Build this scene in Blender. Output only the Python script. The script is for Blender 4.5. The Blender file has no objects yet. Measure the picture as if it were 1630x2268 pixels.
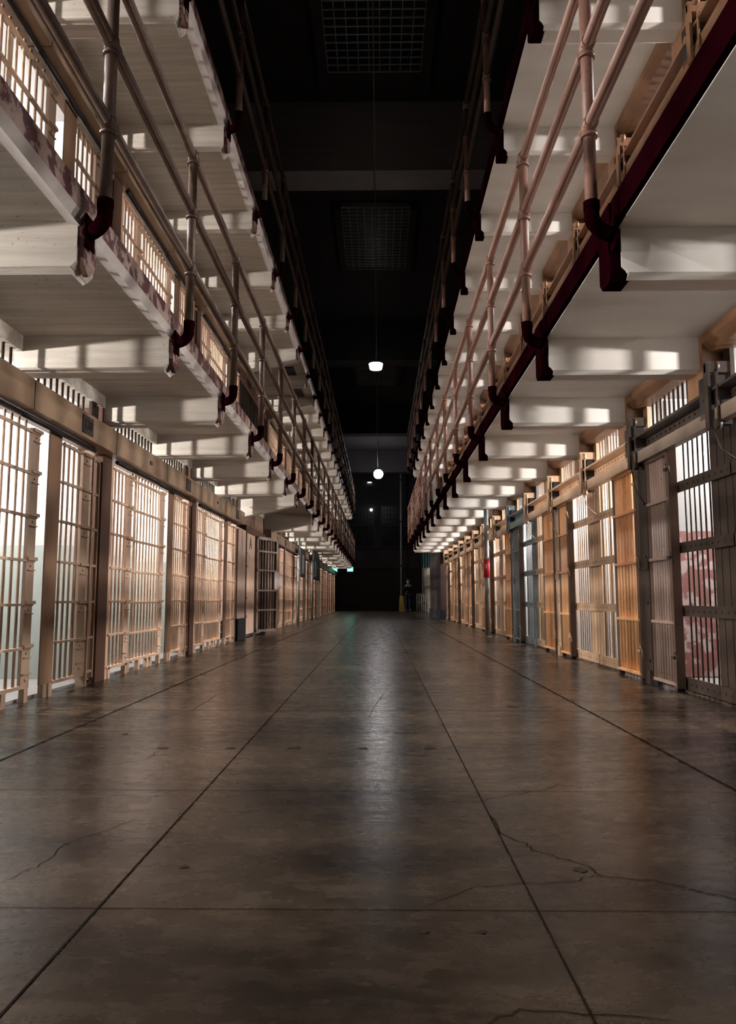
import bpy, bmesh, math, random
from mathutils import Vector, Matrix
random.seed(7)
SC = bpy.context.scene
COL = SC.collection
PI = math.pi

# ---------------------------------------------------------------- camera, world, exposure
cam_d = bpy.data.cameras.new('camera')
cam_d.sensor_fit = 'VERTICAL'
cam_d.sensor_height = 22.68
cam_d.sensor_width = 16.30
cam_d.lens = 17.0
cam_d.clip_start = 0.05
cam_d.clip_end = 200
cam = bpy.data.objects.new('camera', cam_d)
COL.objects.link(cam)
cam.location = (0, 0, 0.741)
cam.rotation_euler = (PI/2 + math.radians(6.408), 0, math.radians(0.8144))
SC.camera = cam

w = bpy.data.worlds.new('night')
SC.world = w
w.use_nodes = True
w.node_tree.nodes['Background'].inputs[0].default_value = (0.35, 0.42, 0.65, 1)
w.node_tree.nodes['Background'].inputs[1].default_value = 0.004

SC.view_settings.view_transform = 'Standard'
SC.view_settings.look = 'None'
SC.view_settings.gamma = 1
SC.view_settings.use_curve_mapping = False
SC.view_settings.exposure = 0.0
LAMP_W = 690.0        # each cell lamp
LAMP_L2 = 0.72        # upper tier
LAMP_COL = (1.0, 0.955, 0.925)
cy = SC.cycles
cy.use_denoising = True
cy.max_bounces = 7
cy.diffuse_bounces = 4
cy.glossy_bounces = 3
cy.sample_clamp_indirect = 6.0
cy.caustics_reflective = False
cy.caustics_refractive = False

# ---------------------------------------------------------------- materials
def mat(name, col, rough=0.5, var=0.18, scale=6.0, metal=0.0, bump=0.0, stretch=(1, 1, 1),
        col2=None, thr=None, spec=0.5, dirt=0.0):
    """Painted / plaster surface: colour broken up by world-space noise."""
    m = bpy.data.materials.new(name)
    m.use_nodes = True
    nt = m.node_tree
    N, L = nt.nodes, nt.links
    bs = N['Principled BSDF']
    bs.inputs['Roughness'].default_value = rough
    bs.inputs['Metallic'].default_value = metal
    bs.inputs['Specular IOR Level'].default_value = spec
    geo = N.new('ShaderNodeNewGeometry')
    vm = N.new('ShaderNodeVectorMath'); vm.operation = 'MULTIPLY'
    vm.inputs[1].default_value = stretch
    L.new(geo.outputs['Position'], vm.inputs[0])
    no = N.new('ShaderNodeTexNoise')
    no.inputs['Scale'].default_value = scale
    no.inputs['Detail'].default_value = 5
    no.inputs['Roughness'].default_value = 0.6
    L.new(vm.outputs[0], no.inputs['Vector'])
    mr = N.new('ShaderNodeMapRange')
    mr.inputs[1].default_value = 0.3; mr.inputs[2].default_value = 0.7
    mr.inputs[3].default_value = 1 - var; mr.inputs[4].default_value = 1 + var
    L.new(no.outputs['Fac'], mr.inputs[0])
    mx = N.new('ShaderNodeVectorMath'); mx.operation = 'SCALE'
    L.new(mr.outputs[0], mx.inputs['Scale'])
    if col2 is not None:
        n2 = N.new('ShaderNodeTexNoise')
        n2.inputs['Scale'].default_value = scale * 0.9
        n2.inputs['Detail'].default_value = 7
        n2.inputs['Roughness'].default_value = 0.7
        L.new(geo.outputs['Position'], n2.inputs['Vector'])
        rp = N.new('ShaderNodeMapRange')
        rp.inputs[1].default_value = thr - 0.012; rp.inputs[2].default_value = thr + 0.012
        L.new(n2.outputs['Fac'], rp.inputs[0])
        mc = N.new('ShaderNodeMix'); mc.data_type = 'RGBA'
        mc.inputs[6].default_value = (*col, 1); mc.inputs[7].default_value = (*col2, 1)
        L.new(rp.outputs[0], mc.inputs[0])
        L.new(mc.outputs[2], mx.inputs[0])
    else:
        mx.inputs[0].default_value = col
    out = mx.outputs[0]
    if dirt > 0:
        n3 = N.new('ShaderNodeTexNoise')
        n3.inputs['Scale'].default_value = 38
        n3.inputs['Detail'].default_value = 3
        L.new(geo.outputs['Position'], n3.inputs['Vector'])
        r3 = N.new('ShaderNodeMapRange')
        r3.inputs[1].default_value = 0.66; r3.inputs[2].default_value = 0.72
        r3.inputs[3].default_value = 0; r3.inputs[4].default_value = dirt
        L.new(n3.outputs['Fac'], r3.inputs[0])
        md = N.new('ShaderNodeMix'); md.data_type = 'RGBA'
        md.inputs[7].default_value = (0.03, 0.022, 0.018, 1)
        L.new(r3.outputs[0], md.inputs[0]); L.new(out, md.inputs[6])
        out = md.outputs[2]
    L.new(out, bs.inputs['Base Color'])
    if bump:
        b = N.new('ShaderNodeBump')
        b.inputs['Strength'].default_value = bump
        b.inputs['Distance'].default_value = 0.02
        L.new(no.outputs['Fac'], b.inputs['Height'])
        L.new(b.outputs[0], bs.inputs['Normal'])
    return m

def emit(name, col, strength):
    m = bpy.data.materials.new(name); m.use_nodes = True
    nt = m.node_tree; nt.nodes.clear()
    e = nt.nodes.new('ShaderNodeEmission'); o = nt.nodes.new('ShaderNodeOutputMaterial')
    e.inputs[0].default_value = (*col, 1); e.inputs[1].default_value = strength
    nt.links.new(e.outputs[0], o.inputs[0])
    return m

def cell_paint(name, upper, lower, zsplit, mottle=None):
    """Cell wall paint: pale above, coloured below a dado line that repeats on every tier."""
    m = bpy.data.materials.new(name); m.use_nodes = True
    nt = m.node_tree; N, L = nt.nodes, nt.links
    bs = N['Principled BSDF']; bs.inputs['Roughness'].default_value = 0.7
    geo = N.new('ShaderNodeNewGeometry'); sp = N.new('ShaderNodeSeparateXYZ')
    L.new(geo.outputs['Position'], sp.inputs[0])
    md = N.new('ShaderNodeMath'); md.operation = 'MODULO'; md.inputs[1].default_value = 2.72
    L.new(sp.outputs[2], md.inputs[0])
    gt = N.new('ShaderNodeMath'); gt.operation = 'LESS_THAN'; gt.inputs[1].default_value = zsplit
    L.new(md.outputs[0], gt.inputs[0])
    mx = N.new('ShaderNodeMix'); mx.data_type = 'RGBA'
    mx.inputs[6].default_value = (*upper, 1); mx.inputs[7].default_value = (*lower, 1)
    L.new(gt.outputs[0], mx.inputs[0])
    if mottle:
        n = N.new('ShaderNodeTexNoise'); n.inputs['Scale'].default_value = 9; n.inputs['Detail'].default_value = 6
        L.new(geo.outputs['Position'], n.inputs['Vector'])
        r = N.new('ShaderNodeMapRange'); r.inputs[1].default_value = 0.48; r.inputs[2].default_value = 0.56
        L.new(n.outputs['Fac'], r.inputs[0])
        m2 = N.new('ShaderNodeMix'); m2.data_type = 'RGBA'
        m2.inputs[6].default_value = (*lower, 1); m2.inputs[7].default_value = (*mottle, 1)
        L.new(r.outputs[0], m2.inputs[0]); L.new(m2.outputs[2], mx.inputs[7])
    L.new(mx.outputs[2], bs.inputs['Base Color'])
    return m

def floor_mat():
    m = bpy.data.materials.new('polished_concrete'); m.use_nodes = True
    nt = m.node_tree; N, L = nt.nodes, nt.links
    bs = N['Principled BSDF']
    bs.inputs['Specular IOR Level'].default_value = 0.27
    geo = N.new('ShaderNodeNewGeometry')
    n1 = N.new('ShaderNodeTexNoise'); n1.inputs['Scale'].default_value = 1.1; n1.inputs['Detail'].default_value = 4
    n1.inputs['Roughness'].default_value = 0.5
    v = N.new('ShaderNodeVectorMath'); v.operation = 'MULTIPLY'; v.inputs[1].default_value = (0.8, 1.7, 1)
    L.new(geo.outputs['Position'], v.inputs[0]); L.new(v.outputs[0], n1.inputs['Vector'])
    cr = N.new('ShaderNodeValToRGB')
    cr.color_ramp.elements[0].position = 0.34; cr.color_ramp.elements[0].color = (0.0075, 0.0048, 0.0042, 1)
    cr.color_ramp.elements[1].position = 0.66; cr.color_ramp.elements[1].color = (0.050, 0.035, 0.023, 1)
    L.new(n1.outputs['Fac'], cr.inputs[0])
    n2 = N.new('ShaderNodeTexNoise'); n2.inputs['Scale'].default_value = 9; n2.inputs['Detail'].default_value = 8; n2.inputs['Roughness'].default_value = 0.7
    L.new(v.outputs[0], n2.inputs['Vector'])
    r2 = N.new('ShaderNodeMapRange'); r2.inputs[1].default_value = 0.25; r2.inputs[2].default_value = 0.75; r2.inputs[3].default_value = 0.45; r2.inputs[4].default_value = 1.55
    L.new(n2.outputs['Fac'], r2.inputs[0])
    sc = N.new('ShaderNodeVectorMath'); sc.operation = 'SCALE'
    L.new(cr.outputs[0], sc.inputs[0]); L.new(r2.outputs[0], sc.inputs['Scale'])
    L.new(sc.outputs[0], bs.inputs['Base Color'])
    rr = N.new('ShaderNodeMapRange'); rr.inputs[1].default_value = 0.3; rr.inputs[2].default_value = 0.7; rr.inputs[3].default_value = 0.19; rr.inputs[4].default_value = 0.34
    L.new(n2.outputs['Fac'], rr.inputs[0]); L.new(rr.outputs[0], bs.inputs['Roughness'])
    b = N.new('ShaderNodeBump'); b.inputs['Strength'].default_value = 0.065; b.inputs['Distance'].default_value = 0.015
    n4 = N.new('ShaderNodeTexNoise'); n4.inputs['Scale'].default_value = 22; n4.inputs['Detail'].default_value = 5
    L.new(geo.outputs['Position'], n4.inputs['Vector'])
    L.new(n4.outputs['Fac'], b.inputs['Height']); L.new(b.outputs[0], bs.inputs['Normal'])
    return m

M = {}
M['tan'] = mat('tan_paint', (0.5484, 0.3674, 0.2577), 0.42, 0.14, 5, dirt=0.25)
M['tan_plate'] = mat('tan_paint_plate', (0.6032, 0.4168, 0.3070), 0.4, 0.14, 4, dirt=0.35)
M['tan_near'] = mat('tan_grimy', (0.2470, 0.1625, 0.1105), 0.42, 0.14, 5, dirt=0.25)  # darker tan copy: weaker light near the camera put into the colour
M['gate'] = mat('gate_paint', (0.17, 0.115, 0.082), 0.5, 0.2, 6, dirt=0.5)
M['rail_tan'] = mat('dull_tan_rail', (0.15, 0.105, 0.072), 0.45, 0.16, 4, dirt=0.5)
M['stile'] = mat('door_edge', (0.085, 0.05, 0.036), 0.45, 0.15, 5, spec=0.15)
M['post'] = mat('post_paint', (0.1550, 0.0880, 0.0520), 0.45, 0.15, 4, spec=0.2)
M['header'] = mat('header_paint', (0.2050, 0.1320, 0.0820), 0.38, 0.16, 3, spec=0.3)
M['pillar'] = mat('pillar_paint', (0.0700, 0.0360, 0.0240), 0.45, 0.15, 3, spec=0.12)
M['plate_dark'] = mat('number_plate', (0.0320, 0.0230, 0.0210), 0.5, 0.1, 8, spec=0.15)
M['digit'] = mat('number_digit', (0.012, 0.010, 0.012), 0.5, 0.1, 8, spec=0.1)
M['brown'] = mat('brown_steel', (0.0334, 0.0226, 0.0161), 0.5, 0.18, 5, dirt=0.4, spec=0.15)
M['rust'] = mat('orange_brown_paint', (0.1742, 0.0806, 0.0355), 0.5, 0.2, 4, dirt=0.4)
M['door_pink'] = mat('door_pinkish', (0.2581, 0.1774, 0.1419), 0.42, 0.14, 4, dirt=0.6)
M['door_tan'] = mat('door_tan', (0.4336, 0.2787, 0.1704), 0.42, 0.16, 4, dirt=0.5)
M['door_orange'] = mat('door_orange', (0.6039, 0.3193, 0.1510), 0.42, 0.15, 4, dirt=0.5)
M['door_blue'] = mat('door_blue_grey', (0.0871, 0.1097, 0.1161), 0.42, 0.2, 4, dirt=0.6)
M['dark'] = mat('dark_steel', (0.022, 0.018, 0.018), 0.4, 0.2, 8, spec=0.1)
M['slab_l'] = mat('gallery_concrete', (0.4800, 0.4280, 0.3660), 0.8, 0.20, 3.0, bump=0.5, stretch=(0.35, 6, 6), dirt=0.45)
M['slab_r'] = mat('gallery_plaster', (0.7600, 0.7100, 0.6500), 0.75, 0.07, 2.0, bump=0.06, stretch=(0.6, 2, 2))
M['fascia_l'] = mat('peeling_fascia', (0.2700, 0.1850, 0.1550), 0.55, 0.15, 9, col2=(0.055, 0.007, 0.010), thr=0.50)
M['lip'] = mat('pale_edge', (0.4500, 0.4000, 0.3700), 0.7, 0.12, 8)
M['red'] = mat('oxblood_paint', (0.0075, 0.0006, 0.0014), 0.6, 0.18, 7, spec=0.0)
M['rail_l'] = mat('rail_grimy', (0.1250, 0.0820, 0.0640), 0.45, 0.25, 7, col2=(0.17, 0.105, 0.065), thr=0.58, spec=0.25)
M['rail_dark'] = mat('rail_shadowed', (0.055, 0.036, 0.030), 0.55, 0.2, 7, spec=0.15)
M['rail_r'] = mat('rail_pinkish', (0.2900, 0.1500, 0.1100), 0.45, 0.14, 5, dirt=0.5)
M['white'] = mat('white_wall', (0.78, 0.76, 0.74), 0.8, 0.05, 3)
M['cell'] = cell_paint('cell_paint', (0.30, 0.293, 0.29), (0.19, 0.215, 0.20), 1.22)
M['cell_r'] = cell_paint('cell_paint_white', (0.28, 0.275, 0.272), (0.28, 0.275, 0.27), 1.22)
M['cell_red'] = cell_paint('cell_paint_flaking', (0.17, 0.165, 0.163), (0.10, 0.03, 0.024), 1.36, (0.20, 0.15, 0.14))
M['cellfloor'] = mat('cell_floor_paint', (0.16, 0.155, 0.15), 0.6, 0.1, 3)
M['plaster'] = mat('dark_plaster', (0.1032, 0.0935, 0.0871), 0.85, 0.15, 2)
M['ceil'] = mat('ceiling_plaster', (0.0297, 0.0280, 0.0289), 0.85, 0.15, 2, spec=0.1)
M['girder'] = mat('girder_plaster', (0.2106, 0.2025, 0.2106), 0.85, 0.12, 2, stretch=(0.5, 1, 5))  # for the first girder only: light on its face put into a paler colour
M['farwall'] = mat('far_wall', (0.0270, 0.0260, 0.0270), 0.85, 0.15, 1.5, spec=0.1)
M['farlow'] = mat('far_dado', (0.0180, 0.0144, 0.0132), 0.7, 0.15, 1.5, spec=0.1)
M['floor'] = floor_mat()
M['joint'] = mat('floor_joint', (0.016, 0.012, 0.010), 0.8, 0.2, 10, spec=0)
M['stain'] = mat('floor_stain', (0.030, 0.022, 0.018), 0.5, 0.2, 20, spec=0.1)
M['galv'] = mat('galvanised', (0.22, 0.23, 0.225), 0.4, 0.12, 10)
M['band'] = mat('red_band', (0.55, 0.015, 0.025), 0.4, 0.1, 8)
M['mark'] = mat('white_mark', (0.85, 0.82, 0.8), 0.5, 0.05, 8)
M['board'] = mat('dark_board', (0.010, 0.012, 0.016), 0.5, 0.3, 4, spec=0.2)
M['stubwall'] = mat('brown_plaster', (0.0300, 0.0200, 0.0170), 0.8, 0.12, 3, spec=0.1)
M['pinkwall'] = mat('pink_plaster', (0.3226, 0.2194, 0.1742), 0.7, 0.1, 3)
M['blackbase'] = mat('black_base', (0.012, 0.014, 0.017), 0.5, 0.1, 4, spec=0.1)
M['yellow'] = mat('yellow_plastic', (0.16, 0.105, 0.012), 0.4, 0.1, 6)
M['teal'] = mat('teal_cloth', (0.05, 0.12, 0.14), 0.8, 0.25, 9)
M['cream'] = mat('cream_paint', (0.1936, 0.1664, 0.1316), 0.6, 0.15, 5)
M['glass'] = mat('night_glass', (0.003, 0.005, 0.010), 0.3, 0.1, 4, spec=0.12)
M['skin'] = mat('skin', (0.2400, 0.1500, 0.1100), 0.55, 0.08, 20)
M['coat'] = mat('dark_coat', (0.0064, 0.0068, 0.0096), 0.8, 0.2, 12, spec=0.1)
M['jeans'] = mat('dark_jeans', (0.0056, 0.0077, 0.0147), 0.8, 0.2, 12, spec=0.1)
M['hair'] = mat('dark_hair', (0.014, 0.010, 0.008), 0.6, 0.2, 30)
M['lamp'] = emit('lamp_glow', (1.0, 0.97, 0.95), 4)
M['lamp2'] = emit('globe_glow', (1.0, 0.96, 0.97), 60)
M['exit'] = emit('exit_green', (0.05, 0.62, 0.46), 9.0)
M['exit_text'] = emit('exit_letters', (0.6, 1.0, 0.95), 2.6)
M['smalllamp'] = emit('small_lamp_glow', (1.0, 0.97, 0.85), 6)

# ---------------------------------------------------------------- mesh builder
class MB:
    def __init__(s):
        s.v = []; s.f = []; s.sm = []
    def box(s, x0, x1, y0, y1, z0, z1):
        if x0 > x1: x0, x1 = x1, x0
        if y0 > y1: y0, y1 = y1, y0
        if z0 > z1: z0, z1 = z1, z0
        n = len(s.v)
        s.v += [(x0,y0,z0),(x1,y0,z0),(x1,y1,z0),(x0,y1,z0),(x0,y0,z1),(x1,y0,z1),(x1,y1,z1),(x0,y1,z1)]
        for q in ((0,3,2,1),(4,5,6,7),(0,1,5,4),(1,2,6,5),(2,3,7,6),(3,0,4,7)):
            s.f.append(tuple(n+i for i in q)); s.sm.append(False)
        return s
    def prism(s, poly, axis, a, b):
        """poly: 2D points; axis 'y' -> (x,z), 'x' -> (y,z), 'z' -> (x,y)."""
        n = len(s.v); k = len(poly)
        for t in (a, b):
            for p in poly:
                s.v.append({'y': (p[0], t, p[1]), 'x': (t, p[0], p[1]), 'z': (p[0], p[1], t)}[axis])
        s.f.append(tuple(range(n, n+k))); s.sm.append(False)
        s.f.append(tuple(range(n+2*k-1, n+k-1, -1))); s.sm.append(False)
        for i in range(k):
            j = (i+1) % k
            s.f.append((n+i, n+k+i, n+k+j, n+j)); s.sm.append(False)
        return s
    def cyl(s, p0, p1, r, n=8, r1=None):
        p0 = Vector(p0); p1 = Vector(p1); d = (p1-p0).normalized()
        a = Vector((0,0,1)) if abs(d.z) < 0.9 else Vector((1,0,0))
        u = d.cross(a).normalized(); w_ = d.cross(u)
        if r1 is None: r1 = r
        b = len(s.v)
        for p, rr in ((p0, r), (p1, r1)):
            for i in range(n):
                t = 2*PI*i/n
                s.v.append(tuple(p + u*(rr*math.cos(t)) + w_*(rr*math.sin(t))))
        for i in range(n):
            j = (i+1) % n
            s.f.append((b+i, b+j, b+n+j, b+n+i)); s.sm.append(True)
        s.f.append(tuple(b+i for i in range(n-1, -1, -1))); s.sm.append(False)
        s.f.append(tuple(b+n+i for i in range(n))); s.sm.append(False)
        return s
    def tube(s, pts, r, n=8):
        """one bent pipe swept along a polyline"""
        ps = [Vector(p) for p in pts]
        d0 = (ps[1]-ps[0]).normalized()
        a = Vector((0,0,1)) if abs(d0.z) < 0.9 else Vector((1,0,0))
        u = d0.cross(a).normalized(); b = len(s.v); k = len(ps)
        for i, p in enumerate(ps):
            t = (ps[min(i+1, k-1)]-ps[max(i-1, 0)]).normalized()
            u = (u - t*u.dot(t)).normalized(); w_ = t.cross(u)
            for j in range(n):
                g = 2*PI*j/n
                s.v.append(tuple(p + u*(r*math.cos(g)) + w_*(r*math.sin(g))))
        for i in range(k-1):
            for j in range(n):
                q = (j+1) % n
                s.f.append((b+i*n+j, b+i*n+q, b+(i+1)*n+q, b+(i+1)*n+j)); s.sm.append(True)
        s.f.append(tuple(b+i for i in range(n-1, -1, -1))); s.sm.append(False)
        s.f.append(tuple(b+(k-1)*n+i for i in range(n))); s.sm.append(False)
        return s
    def sphere(s, c, r, n=12, m=8, sz=1.0):
        b = len(s.v)
        s.v.append((c[0], c[1], c[2]-r*sz))
        for i in range(1, m):
            t = -PI/2 + PI*i/m
            for j in range(n):
                a = 2*PI*j/n
                s.v.append((c[0]+r*math.cos(t)*math.cos(a), c[1]+r*math.cos(t)*math.sin(a), c[2]+r*sz*math.sin(t)))
        s.v.append((c[0], c[1], c[2]+r*sz)); top = len(s.v)-1
        for j in range(n):
            k = (j+1) % n
            s.f.append((b, b+1+k, b+1+j)); s.sm.append(True)
            for i in range(m-2):
                s.f.append((b+1+i*n+j, b+1+i*n+k, b+1+(i+1)*n+k, b+1+(i+1)*n+j)); s.sm.append(True)
            s.f.append((b+1+(m-2)*n+j, b+1+(m-2)*n+k, top)); s.sm.append(True)
        return s
    def ribbon(s, pts, w_, z, taper=True):
        """flat dark line following points on the floor"""
        n = len(s.v); k = len(pts)
        for i, p in enumerate(pts):
            a = Vector(pts[max(0, i-1)]); c = Vector(pts[min(k-1, i+1)])
            d = (c-a).normalized(); q = Vector((-d.y, d.x))
            ww = w_*(0.35 if taper and i in (0, k-1) else 1.0)
            s.v.append((p[0]+q.x*ww/2, p[1]+q.y*ww/2, z)); s.v.append((p[0]-q.x*ww/2, p[1]-q.y*ww/2, z))
        for i in range(k-1):
            s.f.append((n+2*i, n+2*i+1, n+2*i+3, n+2*i+2)); s.sm.append(False)
        return s
    def mesh(s, name, m):
        me = bpy.data.meshes.new(name)
        me.from_pydata(s.v, [], s.f)
        me.polygons.foreach_set('use_smooth', s.sm)
        me.materials.append(m)
        bm = bmesh.new(); bm.from_mesh(me); bmesh.ops.recalc_face_normals(bm, faces=bm.faces); bm.to_mesh(me); bm.free()
        me.update()
        return me
    def build(s, name, m, parent=None, label=None):
        o = bpy.data.objects.new(name, s.mesh(name, m)); COL.objects.link(o)
        if parent is not None: o.parent = parent
        if label: o['label'] = label
        return o

def tag(o, label, cat, group=None, kind=None):
    o['label'] = label; o['category'] = cat
    if group: o['group'] = group
    if kind: o['kind'] = kind
    return o
def thing(name, label, cat, loc=(0,0,0), group=None):
    o = bpy.data.objects.new(name, None); COL.objects.link(o)
    o.empty_display_size = 0.1
    o.location = loc
    return tag(o, label, cat, group)
def struct(o):
    o['kind'] = 'structure'; return o
def copy_tree(o, parent=None):
    c = o.copy(); COL.objects.link(c)
    if parent is not None: c.parent = parent
    for ch in list(KIDS[o.name]) if o.name in KIDS else []:
        copy_tree(ch, c)
    return c
KIDS = {}
def reg(root):
    """remember children of a freshly built thing so that copies are cheap"""
    def rec(o, allo):
        ks = [c for c in allo if c.parent == o]
        KIDS[o.name] = ks
        for k in ks: rec(k, allo)
    rec(root, [c for c in COL.objects if c.parent is not None])
    return root
def recolor(root, swap):
    """own mesh copies with another paint for one thing"""
    def rec(o):
        if o.type == 'MESH':
            old = o.data.materials[0].name
            if old in swap:
                o.data = o.data.copy(); o.data.materials[0] = swap[old]
        for c in o.children: rec(c)
    rec(root)

def text_mesh(txt, size, depth, m, name):
    cu = bpy.data.curves.new(name, 'FONT'); cu.body = txt; cu.size = size; cu.extrude = depth
    cu.align_x = 'CENTER'; cu.align_y = 'CENTER'
    o = bpy.data.objects.new(name, cu); COL.objects.link(o)
    dg = bpy.context.evaluated_depsgraph_get()
    me = bpy.data.meshes.new_from_object(o.evaluated_get(dg))
    bpy.data.objects.remove(o); bpy.data.curves.remove(cu)
    me.materials.clear(); me.materials.append(m)
    return me
def text_obj(txt, size, depth, m, name, loc, rot, parent):
    o = bpy.data.objects.new(name, text_mesh(txt, size, depth, m, name)); COL.objects.link(o)
    o.parent = parent; o.location = loc; o.rotation_euler = rot
    return o

P = 1.68           # bay length
T = 2.72           # tier height
XL, XR = -2.52, 2.46
Y0, YL, YR, YE = -1.6, 43.82, 27.30, 47.0
SLAB0, SLAB1 = 2.62, 2.74

# ---------------------------------------------------------------- the shell
b = MB(); b.box(-6.0, 7.5, Y0, YE+0.3, -0.2, 0.0)
floor = struct(b.build('floor', M['floor']))
j = MB()
for x, wd in ((-1.74, 0.014), (1.38, 0.015), (-0.677, 0.006), (0.378, 0.005)):
    j.ribbon([(x, Y0), (x, 46.9)], wd, 0.0015, False)
for y in (5.2, 1.93, 3.07, 4.38, 8.6, 12.9, 17.2, 21.5, 26, 31, 36):
    j.ribbon([(-2.45, y), (2.3, y)], 0.007 if y == 5.2 else 0.003, 0.0012, False)
j.build('floor_joint', M['joint'], floor)
cr = MB()
for pts, wd in (
    ([(0.38,2.77),(0.39,2.54),(0.45,2.43),(0.45,2.38),(0.52,2.31),(0.58,2.24),(0.60,2.16),(0.72,2.13),(0.81,2.06),(0.88,2.01),(1.1,1.95)], 0.007),
    ([(0.10,1.95),(0.24,2.07),(0.38,2.10),(0.51,2.12),(0.57,2.16),(0.60,2.16)], 0.004),
    ([(-0.99,2.09),(-0.96,2.19),(-0.94,2.27),(-0.95,2.41),(-0.90,2.52),(-0.86,2.57),(-0.82,2.68)], 0.004),
    ([(0.18,2.92),(0.38,2.92),(0.50,3.02),(0.63,3.08),(0.73,3.20)], 0.004),
    ([(-1.34,4.84),(-1.30,5.07),(-1.24,5.23),(-1.25,6.0),(-1.2,6.29)], 0.006),
    ([(-0.06,4.89),(-0.04,5.18),(-0.02,5.63),(0.06,6.30)], 0.006),
    ([(0.19,1.44),(0.25,1.48),(0.36,1.47),(0.52,1.45)], 0.005),
    ([(-1.19,3.51),(-1.07,3.66),(-1.08,3.83)], 0.004)):
    fine = []
    for a, c in zip(pts[:-1], pts[1:]):
        for t in (0, .33, .66):
            fine.append((a[0]+(c[0]-a[0])*t+random.uniform(-.008,.008), a[1]+(c[1]-a[1])*t+random.uniform(-.012,.012)))
    fine.append(pts[-1])
    cr.ribbon(fine, wd*0.62, 0.0016)
cr.build('floor_crack', M['joint'], floor)
st = MB()
for x, y, r in ((-1.4,3.93,.022),(-1.08,3.91,.028),(-.74,3.91,.024),(-.42,3.92,.032),(-.08,3.91,.022),(.25,3.92,.024),(-1.39,4.3,.018),
                (.92,5.41,.045),(.55,2.21,.018),(-.54,2.22,.013),(.1,1.81,.010),(.23,1.81,.010)):
    pl = []
    for i in range(12):
        a = 2*PI*i/12; rr = r*random.uniform(.7, 1.15)
        pl.append((x+rr*math.cos(a)*1.1, y+rr*math.sin(a)))
    st.prism(pl, 'z', 0.0002, 0.0018)
st.build('floor_stain', M['stain'], floor)

CZ = 9.0
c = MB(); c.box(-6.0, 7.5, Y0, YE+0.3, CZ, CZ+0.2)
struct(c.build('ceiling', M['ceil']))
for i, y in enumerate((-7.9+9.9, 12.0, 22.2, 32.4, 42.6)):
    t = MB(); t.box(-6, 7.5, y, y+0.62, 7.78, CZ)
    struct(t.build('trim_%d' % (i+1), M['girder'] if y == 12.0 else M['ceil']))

def cell_block(side, x_front, x_back, ys, ye, part0, n0, n1, red=None):
    """white painted cells behind the fronts, two tiers, plus the blank third tier above"""
    sg = 1 if x_back > x_front else -1
    b = MB(); f = MB(); up = MB()
    b.box(x_back, x_back+sg*0.15, ys, ye, 0, 2*T+0.1)                      # back wall
    for n in range(n0, n1+1):
        y = part0 + P*n
        b.box(x_front+sg*0.16, x_back, y-0.06, y+0.06, 0, 2*T)
    for tz in (0, T):
        b.box(x_front+sg*0.14, x_back, ys, ye, tz+SLAB0, tz+SLAB1-0.02)    # cell ceilings
        f.box(x_front-sg*0.02, x_back, ys, ye, tz+(0.0 if tz else -0.1), tz+0.022)   # cell floors
    up.box(x_front+sg*0.04, x_back+sg*0.15, ys, ye, 2*T+SLAB0-2.6+0.02, CZ)
    struct(b.build('wall_%s' % side, M['cell'] if side == 'left' else M['cell_r']))
    struct(f.build('floor_%s' % side, M['cellfloor']))
    struct(up.build('wall_%s_upper' % side, M['plaster']))
cell_block('left', -2.62, -5.20, Y0, YL, 7.00, -5, 22)
cell_block('right', 2.52, 5.10, Y0, YR, 7.22, -5, 12)
# flaking red paint inside the nearest right hand cell
fr = MB(); fr.box(2.72, 5.05, 7.142, 7.157, 0.03, 2.6); fr.box(5.06, 5.08, 5.62, 7.14, 0.03, 2.6)
struct(fr.build('wall_right_flaking', M['cell_red']))

# lintels and piers that frame the cell fronts
pl = MB()
for tz in (0, T):
    pl.box(-2.74, -2.56, Y0, YL, tz+2.505, tz+SLAB0+0.0)
struct(pl.build('trim_6', M['slab_l']))
pp = MB()
for tz in (0, T):
    for n in range(-2, 11):
        y = 7.0 + 2*P*n
        pp.box(-2.74, -2.57, y-0.04, y+0.14, tz+0.0, tz+2.53)
struct(pp.build('trim_7', M['pillar']))
pr = MB(); pq = MB()
for tz in (0, T):
    pr.box(2.32, 2.54, Y0, YR, tz+2.56, tz+SLAB0)
    pr.prism([(2.32, tz+2.56), (2.52, tz+2.56), (2.52, tz+2.50), (2.38, tz+2.50)], 'y', Y0, YR)
    for n in range(-5, 13):
        y = 7.22 + P*n
        pr.prism([(2.32, y-0.165), (2.50, y-0.12), (2.50, y+0.12), (2.32, y+0.12)], 'z', tz+2.20, tz+2.56)
        pq.box(2.50, 2.60, y-0.06, y+0.06, tz+0.0, tz+2.20)
struct(pr.build('trim_8', M['rust']))
struct(pq.build('trim_9', M['brown']))

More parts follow.
